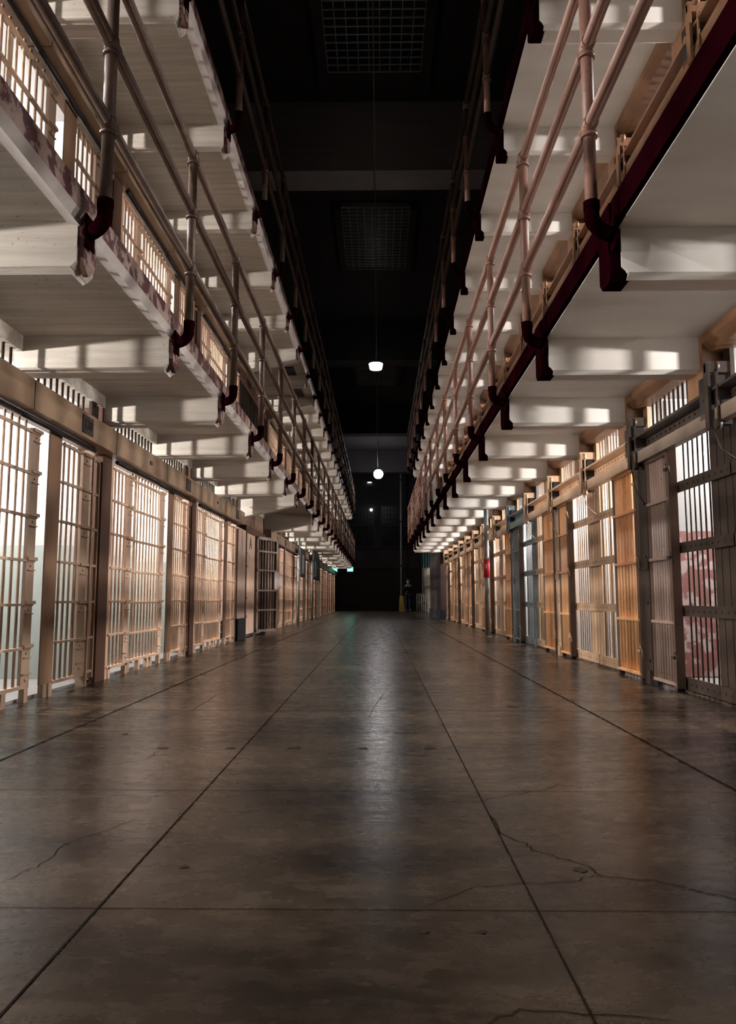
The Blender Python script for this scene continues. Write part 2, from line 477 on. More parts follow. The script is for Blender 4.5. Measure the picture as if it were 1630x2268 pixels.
# far end wall
e = MB()
e.box(-6, 7.5, YE, YE+0.25, 2.58, 3.85)
e.box(-6, 7.5, YE, YE+0.25, 6.45, CZ)
e.box(-6, -2.3, YE, YE+0.25, 3.85, 6.45)
e.box(2.4, 7.5, YE, YE+0.25, 3.85, 6.45)
e.box(-0.28, 0.12, YE, YE+0.25, 3.85, 6.45)
e.box(-6, 7.5, YE-0.12, YE, 7.45, 7.62); e.box(-6, 7.5, YE-0.1, YE, 3.78, 3.88); e.box(-6, 7.5, YE-0.1, YE, 2.55, 2.66)
struct(e.build('wall_far', M['farwall']))
e = MB(); e.box(-6, 7.5, YE, YE+0.25, 0, 2.58)
struct(e.build('wall_far_lower', M['farlow']))
e = MB(); e.box(-6, 7.5, YE-0.04, YE-0.002, 0, 0.28)
struct(e.build('baseboard_far', M['blackbase']))
for i, (x0, x1) in enumerate(((-2.3, -0.28), (0.12, 2.4))):
    fm = MB(); g = MB(); br = MB()
    for x in (x0+0.03, x1-0.03): fm.box(x-0.03, x+0.03, YE+0.0, YE+0.1, 3.88, 6.45)
    for z in (3.91, 5.15, 6.42): fm.box(x0, x1, YE+0.0, YE+0.1, z-0.03, z+0.03)
    g.box(x0+0.06, x1-0.06, YE+0.12, YE+0.14, 3.9, 6.43)
    x = x0+0.2
    while x < x1-0.1:
        br.cyl((x, YE+0.05, 3.9), (x, YE+0.05, 6.43), 0.012, 6); x += 0.2
    for k in range(1, 9): br.box(x0+0.06, x1-0.06, YE+0.04, YE+0.055, 3.9+k*0.28, 3.92+k*0.28)
    wn = struct(fm.build('window_%d' % (i+1), M['dark']))
    g.build('pane', M['glass'], wn); br.build('window_bars', M['dark'], wn)
d = MB(); d.box(-1.5, 1.1, YE-0.06, YE-0.003, 0, 2.35)
for k in range(7): d.box(-1.5, 1.1, YE-0.075, YE-0.06, 0.3*k+0.05, 0.3*k+0.30)
struct(d.build('door_1', M['farlow']))
# plain walls beyond the shorter right hand block
q = MB(); q.box(2.18, 2.60, YR+0.02, 33.0, 0.32, SLAB1+0.4)
struct(q.build('wall_right_stub', M['stubwall']))
q = MB(); q.box(2.14, 2.60, YR+0.02, 33.05, 0.0, 0.32)
struct(q.build('baseboard_right', M['blackbase']))
q = MB(); q.box(2.62, 2.90, 33.0, YE, 0, CZ)
struct(q.build('wall_right_far', M['cream']))
q = MB(); q.box(-2.95, -2.75, YL, YE, 0, CZ)
struct(q.build('wall_left_far', M['farlow']))
q = MB(); q.box(-6, 7.5, Y0-0.2, Y0, 0, CZ)
struct(q.build('wall_back', M['plaster']))

# ---------------------------------------------------------------- galleries
def gallery(side, tier, xe, xw, ys, ye, kb, y_br, label, taper=()):
    z = tier*T
    sg = 1 if xe < 0 else -1           # direction towards the corridor
    L = side == 'left'
    ms = M['slab_l'] if L else M['slab_r']
    root = thing('gallery', label, 'gallery', (0, 0, z), 'galleries along the cell blocks')
    s = MB(); s.box(xe-sg*0.03, xw, ys, ye, SLAB0, SLAB1)
    s.build('slab', ms, root)
    f = MB()
    if L:
        f.box(xe-sg*0.03, xe, ys, ye, SLAB0+0.02, SLAB1+0.02)
        f.build('fascia', M['fascia_l'], root, 'pinkish fascia with flaking dark red paint')
        lp = MB(); lp.prism([(xe-sg*0.10, SLAB0), (xe-sg*0.03, SLAB0+0.02), (xe, SLAB0+0.02), (xe-sg*0.03, SLAB0-0.025), (xe-sg*0.09, SLAB0-0.012)], 'y', ys, ye)
        lp.build('edge_lip', M['lip'], root, 'pale edge strip under the fascia')
    else:
        f.box(xe-sg*0.02, xe, ys, ye, SLAB0+0.035, SLAB1+0.03)
        f.box(xe-sg*0.09, xe, ys, ye, SLAB0+0.005, SLAB0+0.035)
        # ragged edge of the plaster against the channel
        y = ys
        while y < min(ye, 14):
            l = random.uniform(0.04, 0.16)
            f.box(xe-sg*(0.09+random.uniform(0.003, 0.018)), xe-sg*0.085, y, y+l, SLAB0+0.002, SLAB0+0.03)
            y += l+random.uniform(0.0, 0.05)
        f.build('fascia', M['red'], root, 'dark red steel channel along the edge')
    for k in kb:
        y = y_br + P*k
        if k in taper:
            zb = SLAB0-0.44
            poly = [(xw, SLAB0+0.01), (xe-sg*0.06, SLAB0+0.01), (xe-sg*0.06, SLAB0-0.22), (xw+sg*0.10, zb), (xw, zb)]
        else:
            poly = [(xw, SLAB0+0.01), (xe-sg*0.04, SLAB0+0.01), (xe-sg*0.04, SLAB0-0.205), (xe-sg*0.07, SLAB0-0.235), (xw, SLAB0-0.235)]
        br = MB()
        br.prism(poly, 'y', y-0.11, y+0.11)
        if k not in taper:      # chamfered soffit
            n = len(br.v)
            br.prism([(y-0.11, SLAB0-0.235), (y+0.11, SLAB0-0.235), (y+0.07, SLAB0-0.262), (y-0.07, SLAB0-0.262)], 'x', xe-sg*0.075, xw)
        br.build('bracket', ms, root)
        hg = MB()
        if L:
            hg.box(xe-sg*0.04, xe-sg*0.01, y-0.10, y+0.06, SLAB0-0.20, SLAB1)
            hg.prism([(y-0.10, SLAB0-0.20), (y+0.06, SLAB0-0.20), (y-0.02, SLAB0-0.255)], 'x', xe-sg*0.04, xe-sg*0.012)
            hg.build('hanger', M['fascia_l'], root)
        else:
            hg.box(xe-sg*0.04, xe+sg*0.012, y-0.10, y+0.10, SLAB0-0.19, SLAB1+0.02)
            hg.prism([(y-0.10, SLAB0-0.19), (y+0.10, SLAB0-0.19), (y+0.10, SLAB0-0.225), (y+0.06, SLAB0-0.268), (y-0.06, SLAB0-0.268), (y-0.10, SLAB0-0.225)], 'x', xe-sg*0.085, xe+sg*0.012)
            hg.build('hanger', M['red'], root, 'dark red steel hanger plate')
    return root

def railing(side, tier, xr, xe, ys, ye, ks, yp, label):
    z = tier*T
    mr = M['rail_l'] if side == 'left' else M['rail_r']
    root = thing('railing', label, 'railing', (0, 0, z), 'pipe railings of the galleries')
    zs = (3.10, 3.53, 3.945)
    for zz in zs:
        r = MB(); r.cyl((xr, ys, zz), (xr, ye, zz), 0.031, 12)
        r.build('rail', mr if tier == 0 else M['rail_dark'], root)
    me_p = None
    for k in ks:
        y = yp + P*k
        if me_p is None:
            q = MB(); q.cyl((0, 0, 2.66), (0, 0, zs[2]-0.005), 0.0315, 12)
            for zz in zs:
                q.cyl((0, 0, zz-0.062), (0, 0, zz-0.045), 0.042, 12)
                q.cyl((0, 0, zz-0.05), (0, 0, zz+0.03), 0.038, 12)
                q.cyl((0, -0.055, zz), (0, 0.055, zz), 0.037, 12)
            q.sphere((0, 0, zs[2]+0.012), 0.038, 12, 6)
            me_p = q.mesh('post', mr)
            dx = (xe-xr)
            q = MB(); q.tube([(0, 0, 2.69), (0, 0, 2.62)]+[(dx*0.62*(1-math.cos(a)), 0.06*(1-math.cos(a)), 2.62-0.05*math.sin(a)) for a in (.3,.6,.9,1.2,PI/2)]+[(dx, 0.09, 2.57)], 0.038, 12)
            q.cyl((0, 0, 2.66), (0, 0, 2.70), 0.041, 12)
            q.box(dx-0.004*(1 if dx > 0 else -1), dx+0.012*(1 if dx < 0 else -1), 0.03, 0.15, 2.49, 2.65)
            me_e = q.mesh('elbow', M['red'])
        o = bpy.data.objects.new('post', me_p); COL.objects.link(o); o.parent = root; o.location = (xr, y, 0)
        o2 = bpy.data.objects.new('elbow', me_e); COL.objects.link(o2); o2.parent = root; o2.location = (xr, y, 0)
    return root

XEL, XER = -1.465, 1.195
gallery('left', 0, XEL, -2.62, Y0, YL, [k for k in range(-2, 24) if k not in (7,)], 3.75,
        'lower gallery on the left with pale board-marked brackets and flaking fascia', (6, 8))
gallery('left', 1, XEL, -2.62, Y0, YL, range(-2, 24), 3.75, 'topmost gallery on the left with pale brackets below its slab', (6, 8))
gallery('right', 0, XER, 2.52, Y0, YR, range(-2, 15), 3.86, 'lower gallery on the right edged by a dark red channel')
gallery('right', 1, XER, 2.52, Y0, YR, range(-2, 15), 3.86, 'topmost gallery on the right with small red hangers')
railing('left', 0, -1.35, XEL, Y0, YL, range(-2, 24), 3.585, 'grimy brown three-bar pipe railing of the lower left gallery')
railing('left', 1, -1.35, XEL, Y0, YL, range(-2, 24), 3.585, 'pipe railing of the topmost left gallery, mostly in shadow')
railing('right', 0, 1.06, XER, Y0, YR, range(-2, 15), 3.64, 'pinkish three-bar pipe railing of the lower right gallery')
railing('right', 1, 1.06, XER, Y0, YR, range(-2, 15), 3.64, 'pipe railing of the topmost right gallery, mostly in shadow')

# ---------------------------------------------------------------- left cell fronts
ROWS = (0.11, 0.40, 0.71, 1.025, 1.345, 1.66, 1.965)
def bars(mb, x, ylist, z0, z1, r=0.0113, n=8):
    for y in ylist: mb.cyl((x, y, z0), (x, y, z1), r, n)
def crossbars(mb, x, y0, y1, rows, t=0.009, dx=0.03):
    for z in rows: mb.box(x-dx/2, x+dx/2, y0, y1, z-t, z+t)
def lock_plate(x, y0, y1, root, m):
    q = MB(); q.box(x-0.012, x+0.012, y0, y1, 0.10, 1.98)
    for z in ROWS[1:]:
        q.box(x+0.012, x+0.035, y0-0.01, y1+0.005, z-0.012, z+0.012)
        q.box(x+0.011, x+0.026, y0+0.02, y1-0.005, z-0.085, z-0.078)
        q.sphere((x+0.014, (y0+y1)/2, z-0.05), 0.011, 8, 4)
    q.box(x+0.011, x+0.03, y0, y1, 0.20, 0.208); q.sphere((x+0.014, (y0+y1)/2, 0.16), 0.013, 8, 4)
    pz = q.build('lock_plate', m, root)
    return pz
def feet(q, x, ys_):
    for y in ys_: q.box(x-0.02, x+0.02, y-0.03, y+0.03, 0.0, 0.10)
def transom_left(root, plate):
    q = MB(); n = 14
    ys_ = [0.05+0.112*i for i in range(15) if i not in (1, 2) and 0.05+0.112*i < (1.50 if plate else 1.64)]
    bars(q, -0.08, ys_, 2.26, 2.53, 0.0115)
    q.box(-0.10, -0.06, 0, P, 2.36, 2.372)
    if plate:
        q.box(-0.085, -0.06, 1.54, 1.67, 2.26, 2.53); q.sphere((-0.06, 1.60, 2.47), 0.012, 8, 4); q.box(-0.062, -0.052, 1.54, 1.67, 2.40, 2.405)
    q.build('transom_grille', M['brown'], root)
def header(root, ya, yb):
    q = MB(); q.box(-0.11, 0.13, 0.008, P-0.006, 2.045, 2.255)
    h = q.build('header_box', M['header'], root)
    r = MB(); r.cyl((0.035, ya, 2.022), (0.035, yb, 2.022), 0.020, 8)
    r.build('lock_shaft', M['dark'], h)
    p = MB(); p.box(0.13, 0.136, 1.02, 1.10, 2.13, 2.17)
    p.build('number_plate', M['plate_dark'], h)
    return h
def left_type_a(label):
    root = thing('cell_front', label, 'cell front')
    q = MB(); q.box(-0.04, 0.01, 0.0, 0.24, 0.0, 2.045); q.build('pillar', M['pillar'], root, 'dark brown steel pillar')
    q = MB(); q.box(-0.03, 0.0, 0.245, 0.33, 0.0, 2.0); q.build('stile', M['tan'], root)
    x = -0.012
    q = MB(); bars(q, x, (.40,.50,.60,.70), 0.10, 1.99); crossbars(q, x+0.012, .30, .87, ROWS[1:])
    q.box(x-0.02, x+0.02, .30, .87, 0.085, 0.11); feet(q, x, (.36, .84))
    dr = q.build('door', M['tan'], root)
    lock_plate(x+0.002, .75, .88, dr, M['tan_plate'])
    x = -0.025
    q = MB(); bars(q, x, [.93+.108*i for i in range(7)], 0.10, 2.02); crossbars(q, x+0.012, .90, P, [z-0.015 for z in ROWS[1:]])
    q.box(x-0.02, x+0.02, .90, P, 0.10, 0.125); feet(q, x, (.95, 1.30, 1.6))
    q.build('grille', M['tan'], root)
    header(root, .30, P); transom_left(root, False)
    return reg(root)
def left_type_b(label):
    root = thing('cell_front', label, 'cell front')
    x = -0.025
    q = MB(); bars(q, x, [.0+.108*i for i in range(3)], 0.10, 2.02); crossbars(q, x+0.012, 0, .42, [z-0.015 for z in ROWS[1:]])
    q.box(x-0.02, x+0.02, 0, .42, 0.10, 0.125); feet(q, x, (.05, .38))
    q.build('grille', M['tan'], root)
    lock_plate(x+0.006, .29, .42, root, M['tan_plate'])
    q = MB(); q.box(-0.012, 0.0, .58, .80, 0.10, 2.03); q.build('post', M['post'], root, 'wide flat steel post')
    x = -0.012
    q = MB(); bars(q, x, (.87,.97,1.07,1.17), 0.10, 1.99); crossbars(q, x+0.012, .82, 1.42, ROWS[1:])
    q.box(x-0.02, x+0.02, .80, 1.42, 0.085, 0.11); feet(q, x, (.66, .76))
    dr = q.build('door', M['tan'], root)
    lock_plate(x+0.002, 1.24, 1.40, dr, M['tan_plate'])
    q = MB(); q.box(-0.06, 0.03, 1.41, 1.435, 0.0, 2.03); q.build('edge_bar', M['tan_plate'], root, 'flat upright bar standing proud')
    q = MB()
    q.box(-0.03, -0.01, 1.50, 1.515, 0.08, 1.98); q.box(-0.03, -0.005, 1.645, 1.67, 0.05, 1.98)
    crossbars(q, -0.015, 1.44, 1.67, (0.11,)+ROWS[1:], 0.011, 0.02)
    q.box(-0.075, -0.07, 1.44, 1.67, 0.08, 1.98)
    q.build('side_frame', M['header'], root)
    header(root, 0, 1.40); transom_left(root, True)
    return reg(root)

ORD = ('first','second','third','fourth','fifth','sixth','seventh','eighth','ninth','tenth','eleventh','twelfth','thirteenth','fourteenth',
       'fifteenth','sixteenth','seventeenth','eighteenth','nineteenth','twentieth','twenty-first','twenty-second','twenty-third','twenty-fourth','twenty-fifth','twenty-sixth','twenty-seventh')
LA = left_type_a(''); LB = left_type_b('')
used = {LA.name: False, LB.name: False}
def place(src, loc, label, group):
    if not used[src.name]:
        used[src.name] = True; o = src
    else:
        o = copy_tree(src)
    o.location = loc; o['label'] = label; o['group'] = group
    return o
PASS0, PASS1 = (4, 5), (4, 5)
LATER = []
for tier in (0, 1):
    n = 0
    for i in range(-2, 22):
        if i in (PASS0, PASS1)[tier]: continue
        a = i % 2 == 0
        n += 1
        kind = 'dark pillar at near end' if a else 'wide flat post mid-way'
        lab = 'tan cell front, left %s, %s from the camera, %s' % ('ground floor' if tier == 0 else 'upper tier', ORD[n-1], kind)
        o = place(LA if a else LB, (XL, 6.86+P*i, tier*T), lab,
                  'barred cell fronts on the left ground floor' if tier == 0 else 'barred cell fronts on the left upper tier')
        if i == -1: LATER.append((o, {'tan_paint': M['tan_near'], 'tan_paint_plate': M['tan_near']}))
        if tier == 0 and i == -1:
            h = [c for c in o.children if c.name.startswith('header_box')][0]
            big = [c for c in h.children if c.name.startswith('number_plate')][0]
            q = MB(); q.box(0.13, 0.137, 0.86, 1.09, 2.075, 2.225)
            big.data = q.mesh('number_plate', M['plate_dark'])
            text_obj('138', 0.115, 0.002, M['digit'], 'number', (0.139, 0.975, 2.15), (PI/2, 0, PI/2), big)

# ---------------------------------------------------------------- right cell fronts
RX = XR
def strap(q, x, y0, y1, z, h):
    q.box(x-0.006, x+0.006, y0, y1, z-h/2, z+h/2)
    y = y0+0.06
    while y < y1-0.03:
        q.cyl((x-0.012, y, z), (x, y, z), 0.011, 6); y += 0.10
STR = (0.07, 0.64, 1.145, 1.64)
DRW = (0.06, 0.545, 1.07, 1.55, 1.93)
def hasp(q, x, y, z):
    q.tube([(x-0.02, y, z+0.03), (x-0.035, y-0.05, z+0.03), (x-0.03, y-0.08, z+0.0), (x-0.02, y-0.08, z-0.07)], 0.006, 6)
    q.box(x-0.03, x, y-0.02, y+0.04, z-0.02, z+0.0)
def rail_parts(root, y_mech):
    q = MB()
    q.box(-0.16, -0.04, 0, P, 2.165, 2.185); q.box(-0.05, -0.04, 0, P, 2.10, 2.185)
    y = 0.07
    while y < P: 
        q.cyl((-0.058, y, 2.135), (-0.05, y, 2.135), 0.012, 6); y += 0.1
    q.build('upper_rail', M['brown'], root)
    q = MB(); q.box(-0.15, -0.135, 0, P, 1.955, 2.04); q.box(-0.15, -0.08, 0, P, 1.94, 1.955)
    q.build('lower_rail', M['door_tan'], root)
    q = MB(); y = y_mech
    q.box(-0.19, -0.17, y-0.02, y+0.045, 1.90, 2.36)
    q.box(-0.19, -0.02, y+0.00, y+0.03, 2.30, 2.38)
    q.box(-0.165, -0.155, y-0.11, y-0.085, 1.88, 2.30)
    q.cyl((-0.185, y-0.10, 2.31), (-0.15, y-0.10, 2.31), 0.035, 10); q.cyl((-0.185, y-0.10, 1.91), (-0.15, y-0.10, 1.91), 0.035, 10)
    q.cyl((-0.185, y+0.09, 2.14), (-0.13, y+0.09, 2.14), 0.028, 10)
    mc = q.build('lock_mechanism', M['brown'], root)
    q = MB(); q.box(-0.15, -0.03, y+0.06, y+0.22, 2.0, 2.30); q.box(-0.14, -0.05, y-0.06, y-0.0, 1.92, 2.2)
    q.build('lock_casing', M['dark'], mc)
def transom_right(root, yy):
    q = MB(); 
    for y in yy: q.box(0.037, 0.043, y-0.018, y+0.018, 2.19, 2.53)
    q.box(0.02, 0.05, 0.0, 0.125, 2.19, 2.56)
    q.box(0.034, 0.046, -0.0, P, 2.19, 2.21)
    q.build('transom_grille', M['brown'], root)
def reed_door(root, y0, y1, m):
    x = -0.07
    q = MB()
    n = 7; 
    for i in range(n):
        y = y0+0.10+(y1-y0-0.16)*i/(n-1)
        q.cyl((x, y, 0.05), (x, y, 1.95), 0.021, 8)
    for z in DRW: q.box(x-0.035, x+0.02, y0, y1, z-0.012, z+0.012)
    dr = q.build('door', m, root)
    s = MB(); s.box(x-0.035, x+0.035, y0-0.02, y0+0.045, 0.03, 1.97); s.box(x-0.02, x+0.02, y1-0.05, y1+0.02, 0.03, 1.97)
    s.build('door_stile', M['stile'], dr)
    for z in (1.80, 1.08, 0.28):
        h = MB(); hasp(h, x-0.02, y0+0.01, z); h.build('hasp', M['brown'], dr)
    f = MB(); f.box(x-0.03, x+0.03, y0-0.01, y0+0.04, 0, 0.10); f.build('door_foot', M['dark'], dr)
    f = MB(); f.box(x-0.02, x+0.02, y1-0.06, y1, 0, 0.05); f.build('door_foot', M['dark'], dr)
    return dr
def right_type1(label):
    root = thing('cell_front', label, 'cell front')
    x = 0.02
    q = MB(); q.box(x-0.015, x+0.0, -0.02, .37, 0.09, 1.99)
    for y in (.02, .13, .25): q.box(x-0.019, x-0.015, y, y+0.012, 0.1, 1.98)
    for z in (1.62, 1.12, 0.62, 0.06):
        for y in (.06, .31): q.cyl((x-0.03, y, z), (x-0.015, y, z), 0.016, 8)
    q.build('partition_plate', M['brown'], root, 'wide flat steel plate')
    q = MB(); bars(q, x, [.43+.093*i for i in range(6)], 0.0, 2.19, 0.0074)
    gr = q.build('grille', M['brown'], root)
    q = MB()
    for z in STR:
        q = MB(); strap(q, x-0.035, -0.02, 1.08, z, 0.085 if z > 0.1 else 0.10); q.build('strap', M['brown'], gr, 'riveted flat strap')
    q = MB(); q.cyl((x-0.03, 1.05, 0.0), (x-0.03, 1.05, 2.1), 0.028, 10); q.box(x-0.06, x, 1.01, 1.09, 0, 0.12)
    q.build('post', M['door_tan'], root)
    reed_door(root, .93, 1.44, M['door_pink'])
    q = MB(); q.box(-0.095, -0.08, 1.47, 1.67, 0.10, 1.95)
    for z in (1.9, 1.58, 1.1, 0.7, 0.2): q.cyl((-0.105, 1.53, z), (-0.095, 1.53, z), 0.016, 8)
    q.box(-0.105, -0.095, 1.47, 1.67, 0.99, 1.09); q.box(-0.11, -0.07, 1.50, 1.62, 0.0, 0.12)
    js = q.build('jamb_plate', M['brown'], root)
    r = MB(); r.tube([(-0.17, 1.62, 1.93), (-0.13, 1.60, 1.68), (-0.10, 1.50, 1.58)], 0.005, 6); r.build('release_rod', M['brown'], js)
    rail_parts(root, 1.60)
    transom_right(root, [.01+P/17*i for i in range(4, 17)])
    return reg(root)
def right_type2(label):
    root = thing('cell_front', label, 'cell front')
    x = 0.02
    reed_door(root, .05, .76, M['door_orange'])
    q = MB(); bars(q, x, [.10+.093*i for i in range(16)], 0.0, 2.19, 0.0074)
    gr = q.build('grille', M['brown'], root)
    q = MB()
    for z in STR:
        q = MB(); strap(q, x-0.035, .78, P, z, 0.085 if z > 0.1 else 0.10); q.build('strap', M['brown'], gr, 'riveted flat strap')
    q = MB(); q.box(x-0.015, x, 1.57, P-0.02, 0.09, 1.99); q.build('partition_plate', M['brown'], root, 'wide flat steel plate')
    q = MB(); q.box(-0.05, -0.02, -0.0, .04, 0.0, 2.0); q.build('jamb_plate', M['brown'], root)
    r = MB(); r.tube([(-0.17, 1.60, 1.93), (-0.13, 1.56, 1.75), (-0.05, 1.45, 1.64)], 0.005, 6); r.build('release_rod', M['brown'], gr)
    rail_parts(root, 1.60)
    transom_right(root, [.01+P/17*i for i in range(4, 17)])
    return reg(root)
R1 = right_type1(''); R2 = right_type2('')
used[R1.name] = False; used[R2.name] = False
SW_TAN = {'brown_steel': M['door_tan'], 'door_orange': M['door_orange'], 'door_pinkish': M['door_orange']}
SW_BLUE = {'brown_steel': M['door_blue'], 'door_pinkish': M['door_blue'], 'door_tan': M['door_blue']}
SW_RUST = {'brown_steel': M['rust'], 'door_orange': M['rust'], 'door_pinkish': M['rust'], 'door_tan': M['rust']}
R_DESC = {0: 'pinkish door, brown straps', 1: 'orange-tan door', 2: 'orange door, tan straps', 3: 'bright orange door', 4: 'blue-grey bars and door'}
for tier in (0, 1):
    n = 0
    for i in range(-2, 13):
        n += 1 if i > -2 else 0
        t1 = i % 2 == 0
        if i == -2:
            lab = 'brown barred cell front beside the camera on the right %s, outside the frame' % ('ground floor' if tier == 0 else 'upper tier')
        elif tier == 0:
            lab = 'right ground floor cell front, %s from the camera, %s' % (ORD[n-1], R_DESC.get(i, ''))
            if i not in R_DESC: lab = 'orange and brown barred cell front on the right ground floor, %s from the camera' % ORD[n-1]
        else:
            lab = 'rust-brown barred cell front on the right upper tier, %s from the camera' % ORD[n-1]
        o = place(R1 if t1 else R2, (RX, 5.30+P*i, tier*T), lab,
                  'barred cell fronts on the right ground floor' if tier == 0 else 'barred cell fronts on the right upper tier')
        if tier == 1: LATER.append((o, SW_RUST))
        elif i == 4: LATER.append((o, SW_BLUE))
        elif i < 1: LATER.append((o, {'door_tan': M['rail_tan']}))
        elif i >= 1: LATER.append((o, SW_TAN))

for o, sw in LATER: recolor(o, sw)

# ---------------------------------------------------------------- lamps inside the cells
def point(name, loc, watts, col=LAMP_COL, r=0.03):
    l = bpy.data.lights.new(name, 'POINT'); l.energy = watts; l.color = col; l.shadow_soft_size = r
    o = bpy.data.objects.new(name, l); COL.objects.link(o); o.location = loc
    return o
for tier in (0, 1):
    k = LAMP_W*(LAMP_L2 if tier else 1)
    for n in range(-4, 22):
        point('cell_light', (-4.10, 7.0+P*n+0.84, tier*T+2.35), k*0.72)
    for n in range(-3, 12):
        point('cell_light', (3.95, 7.22+P*n+0.84, tier*T+2.42), k*(0.5 if n < -2 else 0.78), r=0.04)

# ---------------------------------------------------------------- the side passage on the left
q = MB(); q.box(-2.9, -2.50, 13.58, 14.36, 0.38, 2.0)
struct(q.build('wall_left_recess', M['pinkwall']))
q = MB(); q.box(-2.9, -2.48, 13.58, 14.36, 0.0, 0.38)
struct(q.build('baseboard_left', M['blackbase']))
g = thing('letter_panel', 'flat steel wall panel lettered A beside the open passage gate', 'panel', (XL, 14.40, 0))
q = MB(); q.box(-0.10, 0.02, 0.0, 0.12, 0.0, 2.0); q.box(-0.1, 0.02, 0.0, 2.54, 1.99, 2.12)
q.build('frame', M['pillar'], g)
q = MB(); q.box(-0.06, 0.0, 0.12, 1.16, 0.06, 1.99)
for z in (0.4, 0.75, 1.35, 1.6): q.box(0.0, 0.02, 0.2, 0.45, z-0.02, z+0.02)
sp = q.build('face', M['tan_plate'], g, 'flat steel panel with the letter A')
text_obj('A', 0.34, 0.002, M['digit'], 'letter', (0.003, 0.62, 1.80), (PI/2, 0, PI/2), sp)
gt = thing('passage_gate', 'barred passage gate standing ajar on the left next to the panel lettered A', 'gate', (XL+0.02, 15.58, 0))
gt.rotation_euler = (0, 0, -math.radians(20.5))
q = MB(); q.box(-0.03, 0.03, 0.0, 0.07, 0.06, 2.0); q.box(-0.03, 0.03, 0.83, 0.90, 0.06, 2.0); q.box(-0.03, 0.03, 0, 0.9, 0.06, 0.11); q.box(-0.03, 0.03, 0, 0.9, 1.94, 2.0)
q.build('frame', M['gate'], gt)
q = MB(); bars(q, 0, [.15+.115*i for i in range(6)], 0.08, 1.97, 0.023)
q.box(-0.012, 0.012, 0.58, 0.66, 0.1, 1.97)
q.build('bar_grid', M['gate'], gt)
for z in (0.50, 0.90, 1.31, 1.70):
    q = MB(); q.box(0.02, 0.045, 0.0, 0.9, z-0.018, z+0.018); q.build('crossbar', M['gate'], gt)
q = MB(); q.box(0.03, 0.06, 0.70, 0.96, 0.92, 1.30); q.build('lock_box', M['lip'], gt, 'pale lock box')
q = MB(); q.box(-3.45, -3.40, 13.6, 16.9, 0.0, 2.6)
struct(q.build('wall_left_passage', M['blackbase']))  # black sheet added behind the gate for the dark of the passage
tr = thing('passage_transom', 'barred opening over the passage gate on the left', 'grille', (XL, 14.40, 0))
q = MB(); bars(q, -0.05, [.05+.12*i for i in range(21)], 2.12, 2.5, 0.012); q.build('bar_grid', M['tan'], tr)
g2 = thing('passage_grille', 'dark slatted grille behind the lower left railing, above the side passage', 'grille', (XL, 13.58, T))
q = MB(); q.box(-0.05, 0.0, 0, 3.3, 1.98, 2.08); q.box(-0.05, 0.0, 0, 3.3, 0.02, 0.1); q.build('frame', M['pillar'], g2)
q = MB(); bars(q, -0.03, [.06+.09*i for i in range(36)], 0.1, 1.98, 0.02); q.build('slat_grid', M['brown'], g2)
q = MB(); q.box(-0.2, -0.16, 0, 3.3, 0.0, 2.5); q.build('back_panel', M['pillar'], g2)
hp = tag(MB().box(-1.93, -1.70, 14.9, 17.2, T+SLAB0-0.03, T+SLAB0-0.002).build('ceiling_panel', M['brown']),
         'narrow brown panel under the topmost left gallery, over the passage', 'panel')

# ---------------------------------------------------------------- poles and boards
pole = thing('sign_pole', 'galvanised pole with a red band on the right', 'pole', (2.10, 15.0, 0))
q = MB(); q.cyl((0, 0, 0), (0, 0, 2.60), 0.045, 14); q.build('shaft', M['galv'], pole)
q = MB(); q.cyl((0, 0, 0), (0, 0, 0.015), 0.07, 14); q.build('base_plate', M['galv'], pole)
q = MB(); q.cyl((0, 0, 1.14), (0, 0, 1.50), 0.060, 18); bd = q.build('band', M['band'], pole, 'red band with a white mark')
text_obj('1', 0.13, 0.002, M['mark'], 'numeral', (-0.022, -0.058, 1.36), (PI/2, 0, -0.25), bd)

def board(y0, y1, z0, z1, curved, label):
    r = thing('info_board', label, 'sign', (-2.28, y0, 0), 'dark boards on the left')
    n = y1-y0
    q = MB()
    if curved:
        pts = [(0.05, z0), (n, z0), (n, z1-0.45)] + [(n-0.9*(1-math.cos(a)), z1-0.45+0.45*math.sin(a)) for a in (0.4, .8, 1.2, PI/2)] + [(0.05, z1)]
        q.prism(pts, 'x', -0.02, 0.02)
    else:
        q.box(-0.02, 0.02, 0.05, n, z0, z1)
    bp = q.build('panel', M['board'], r)
    q = MB()
    for k, (a, c_) in enumerate(((.2, .5), (.7, 1.3), (1.4, 1.6))):
        q.box(0.021, 0.024, a, min(c_, n-0.1), z0+0.1, z0+0.16+0.5*(k % 2))
    q.build('picture', M['plaster'], bp)
    q = MB(); q.cyl((0, 0, 0), (0, 0, SLAB0), 0.04, 10); q.build('pole', M['galv'] if not curved else M['plaster'], r)
    q = MB(); q.box(-0.04, 0.04, n-0.25, n-0.12, 0.0, z0); q.build('leg', M['cream'], r, 'pale lower leg')
board(21.85, 23.7, 1.36, 2.2, False, 'nearer dark board hung on a grey pole by the left cells')
board(26.4, 29.5, 1.39, 2.42, True, 'farther dark board with a rounded top on a white leg by the left cells')

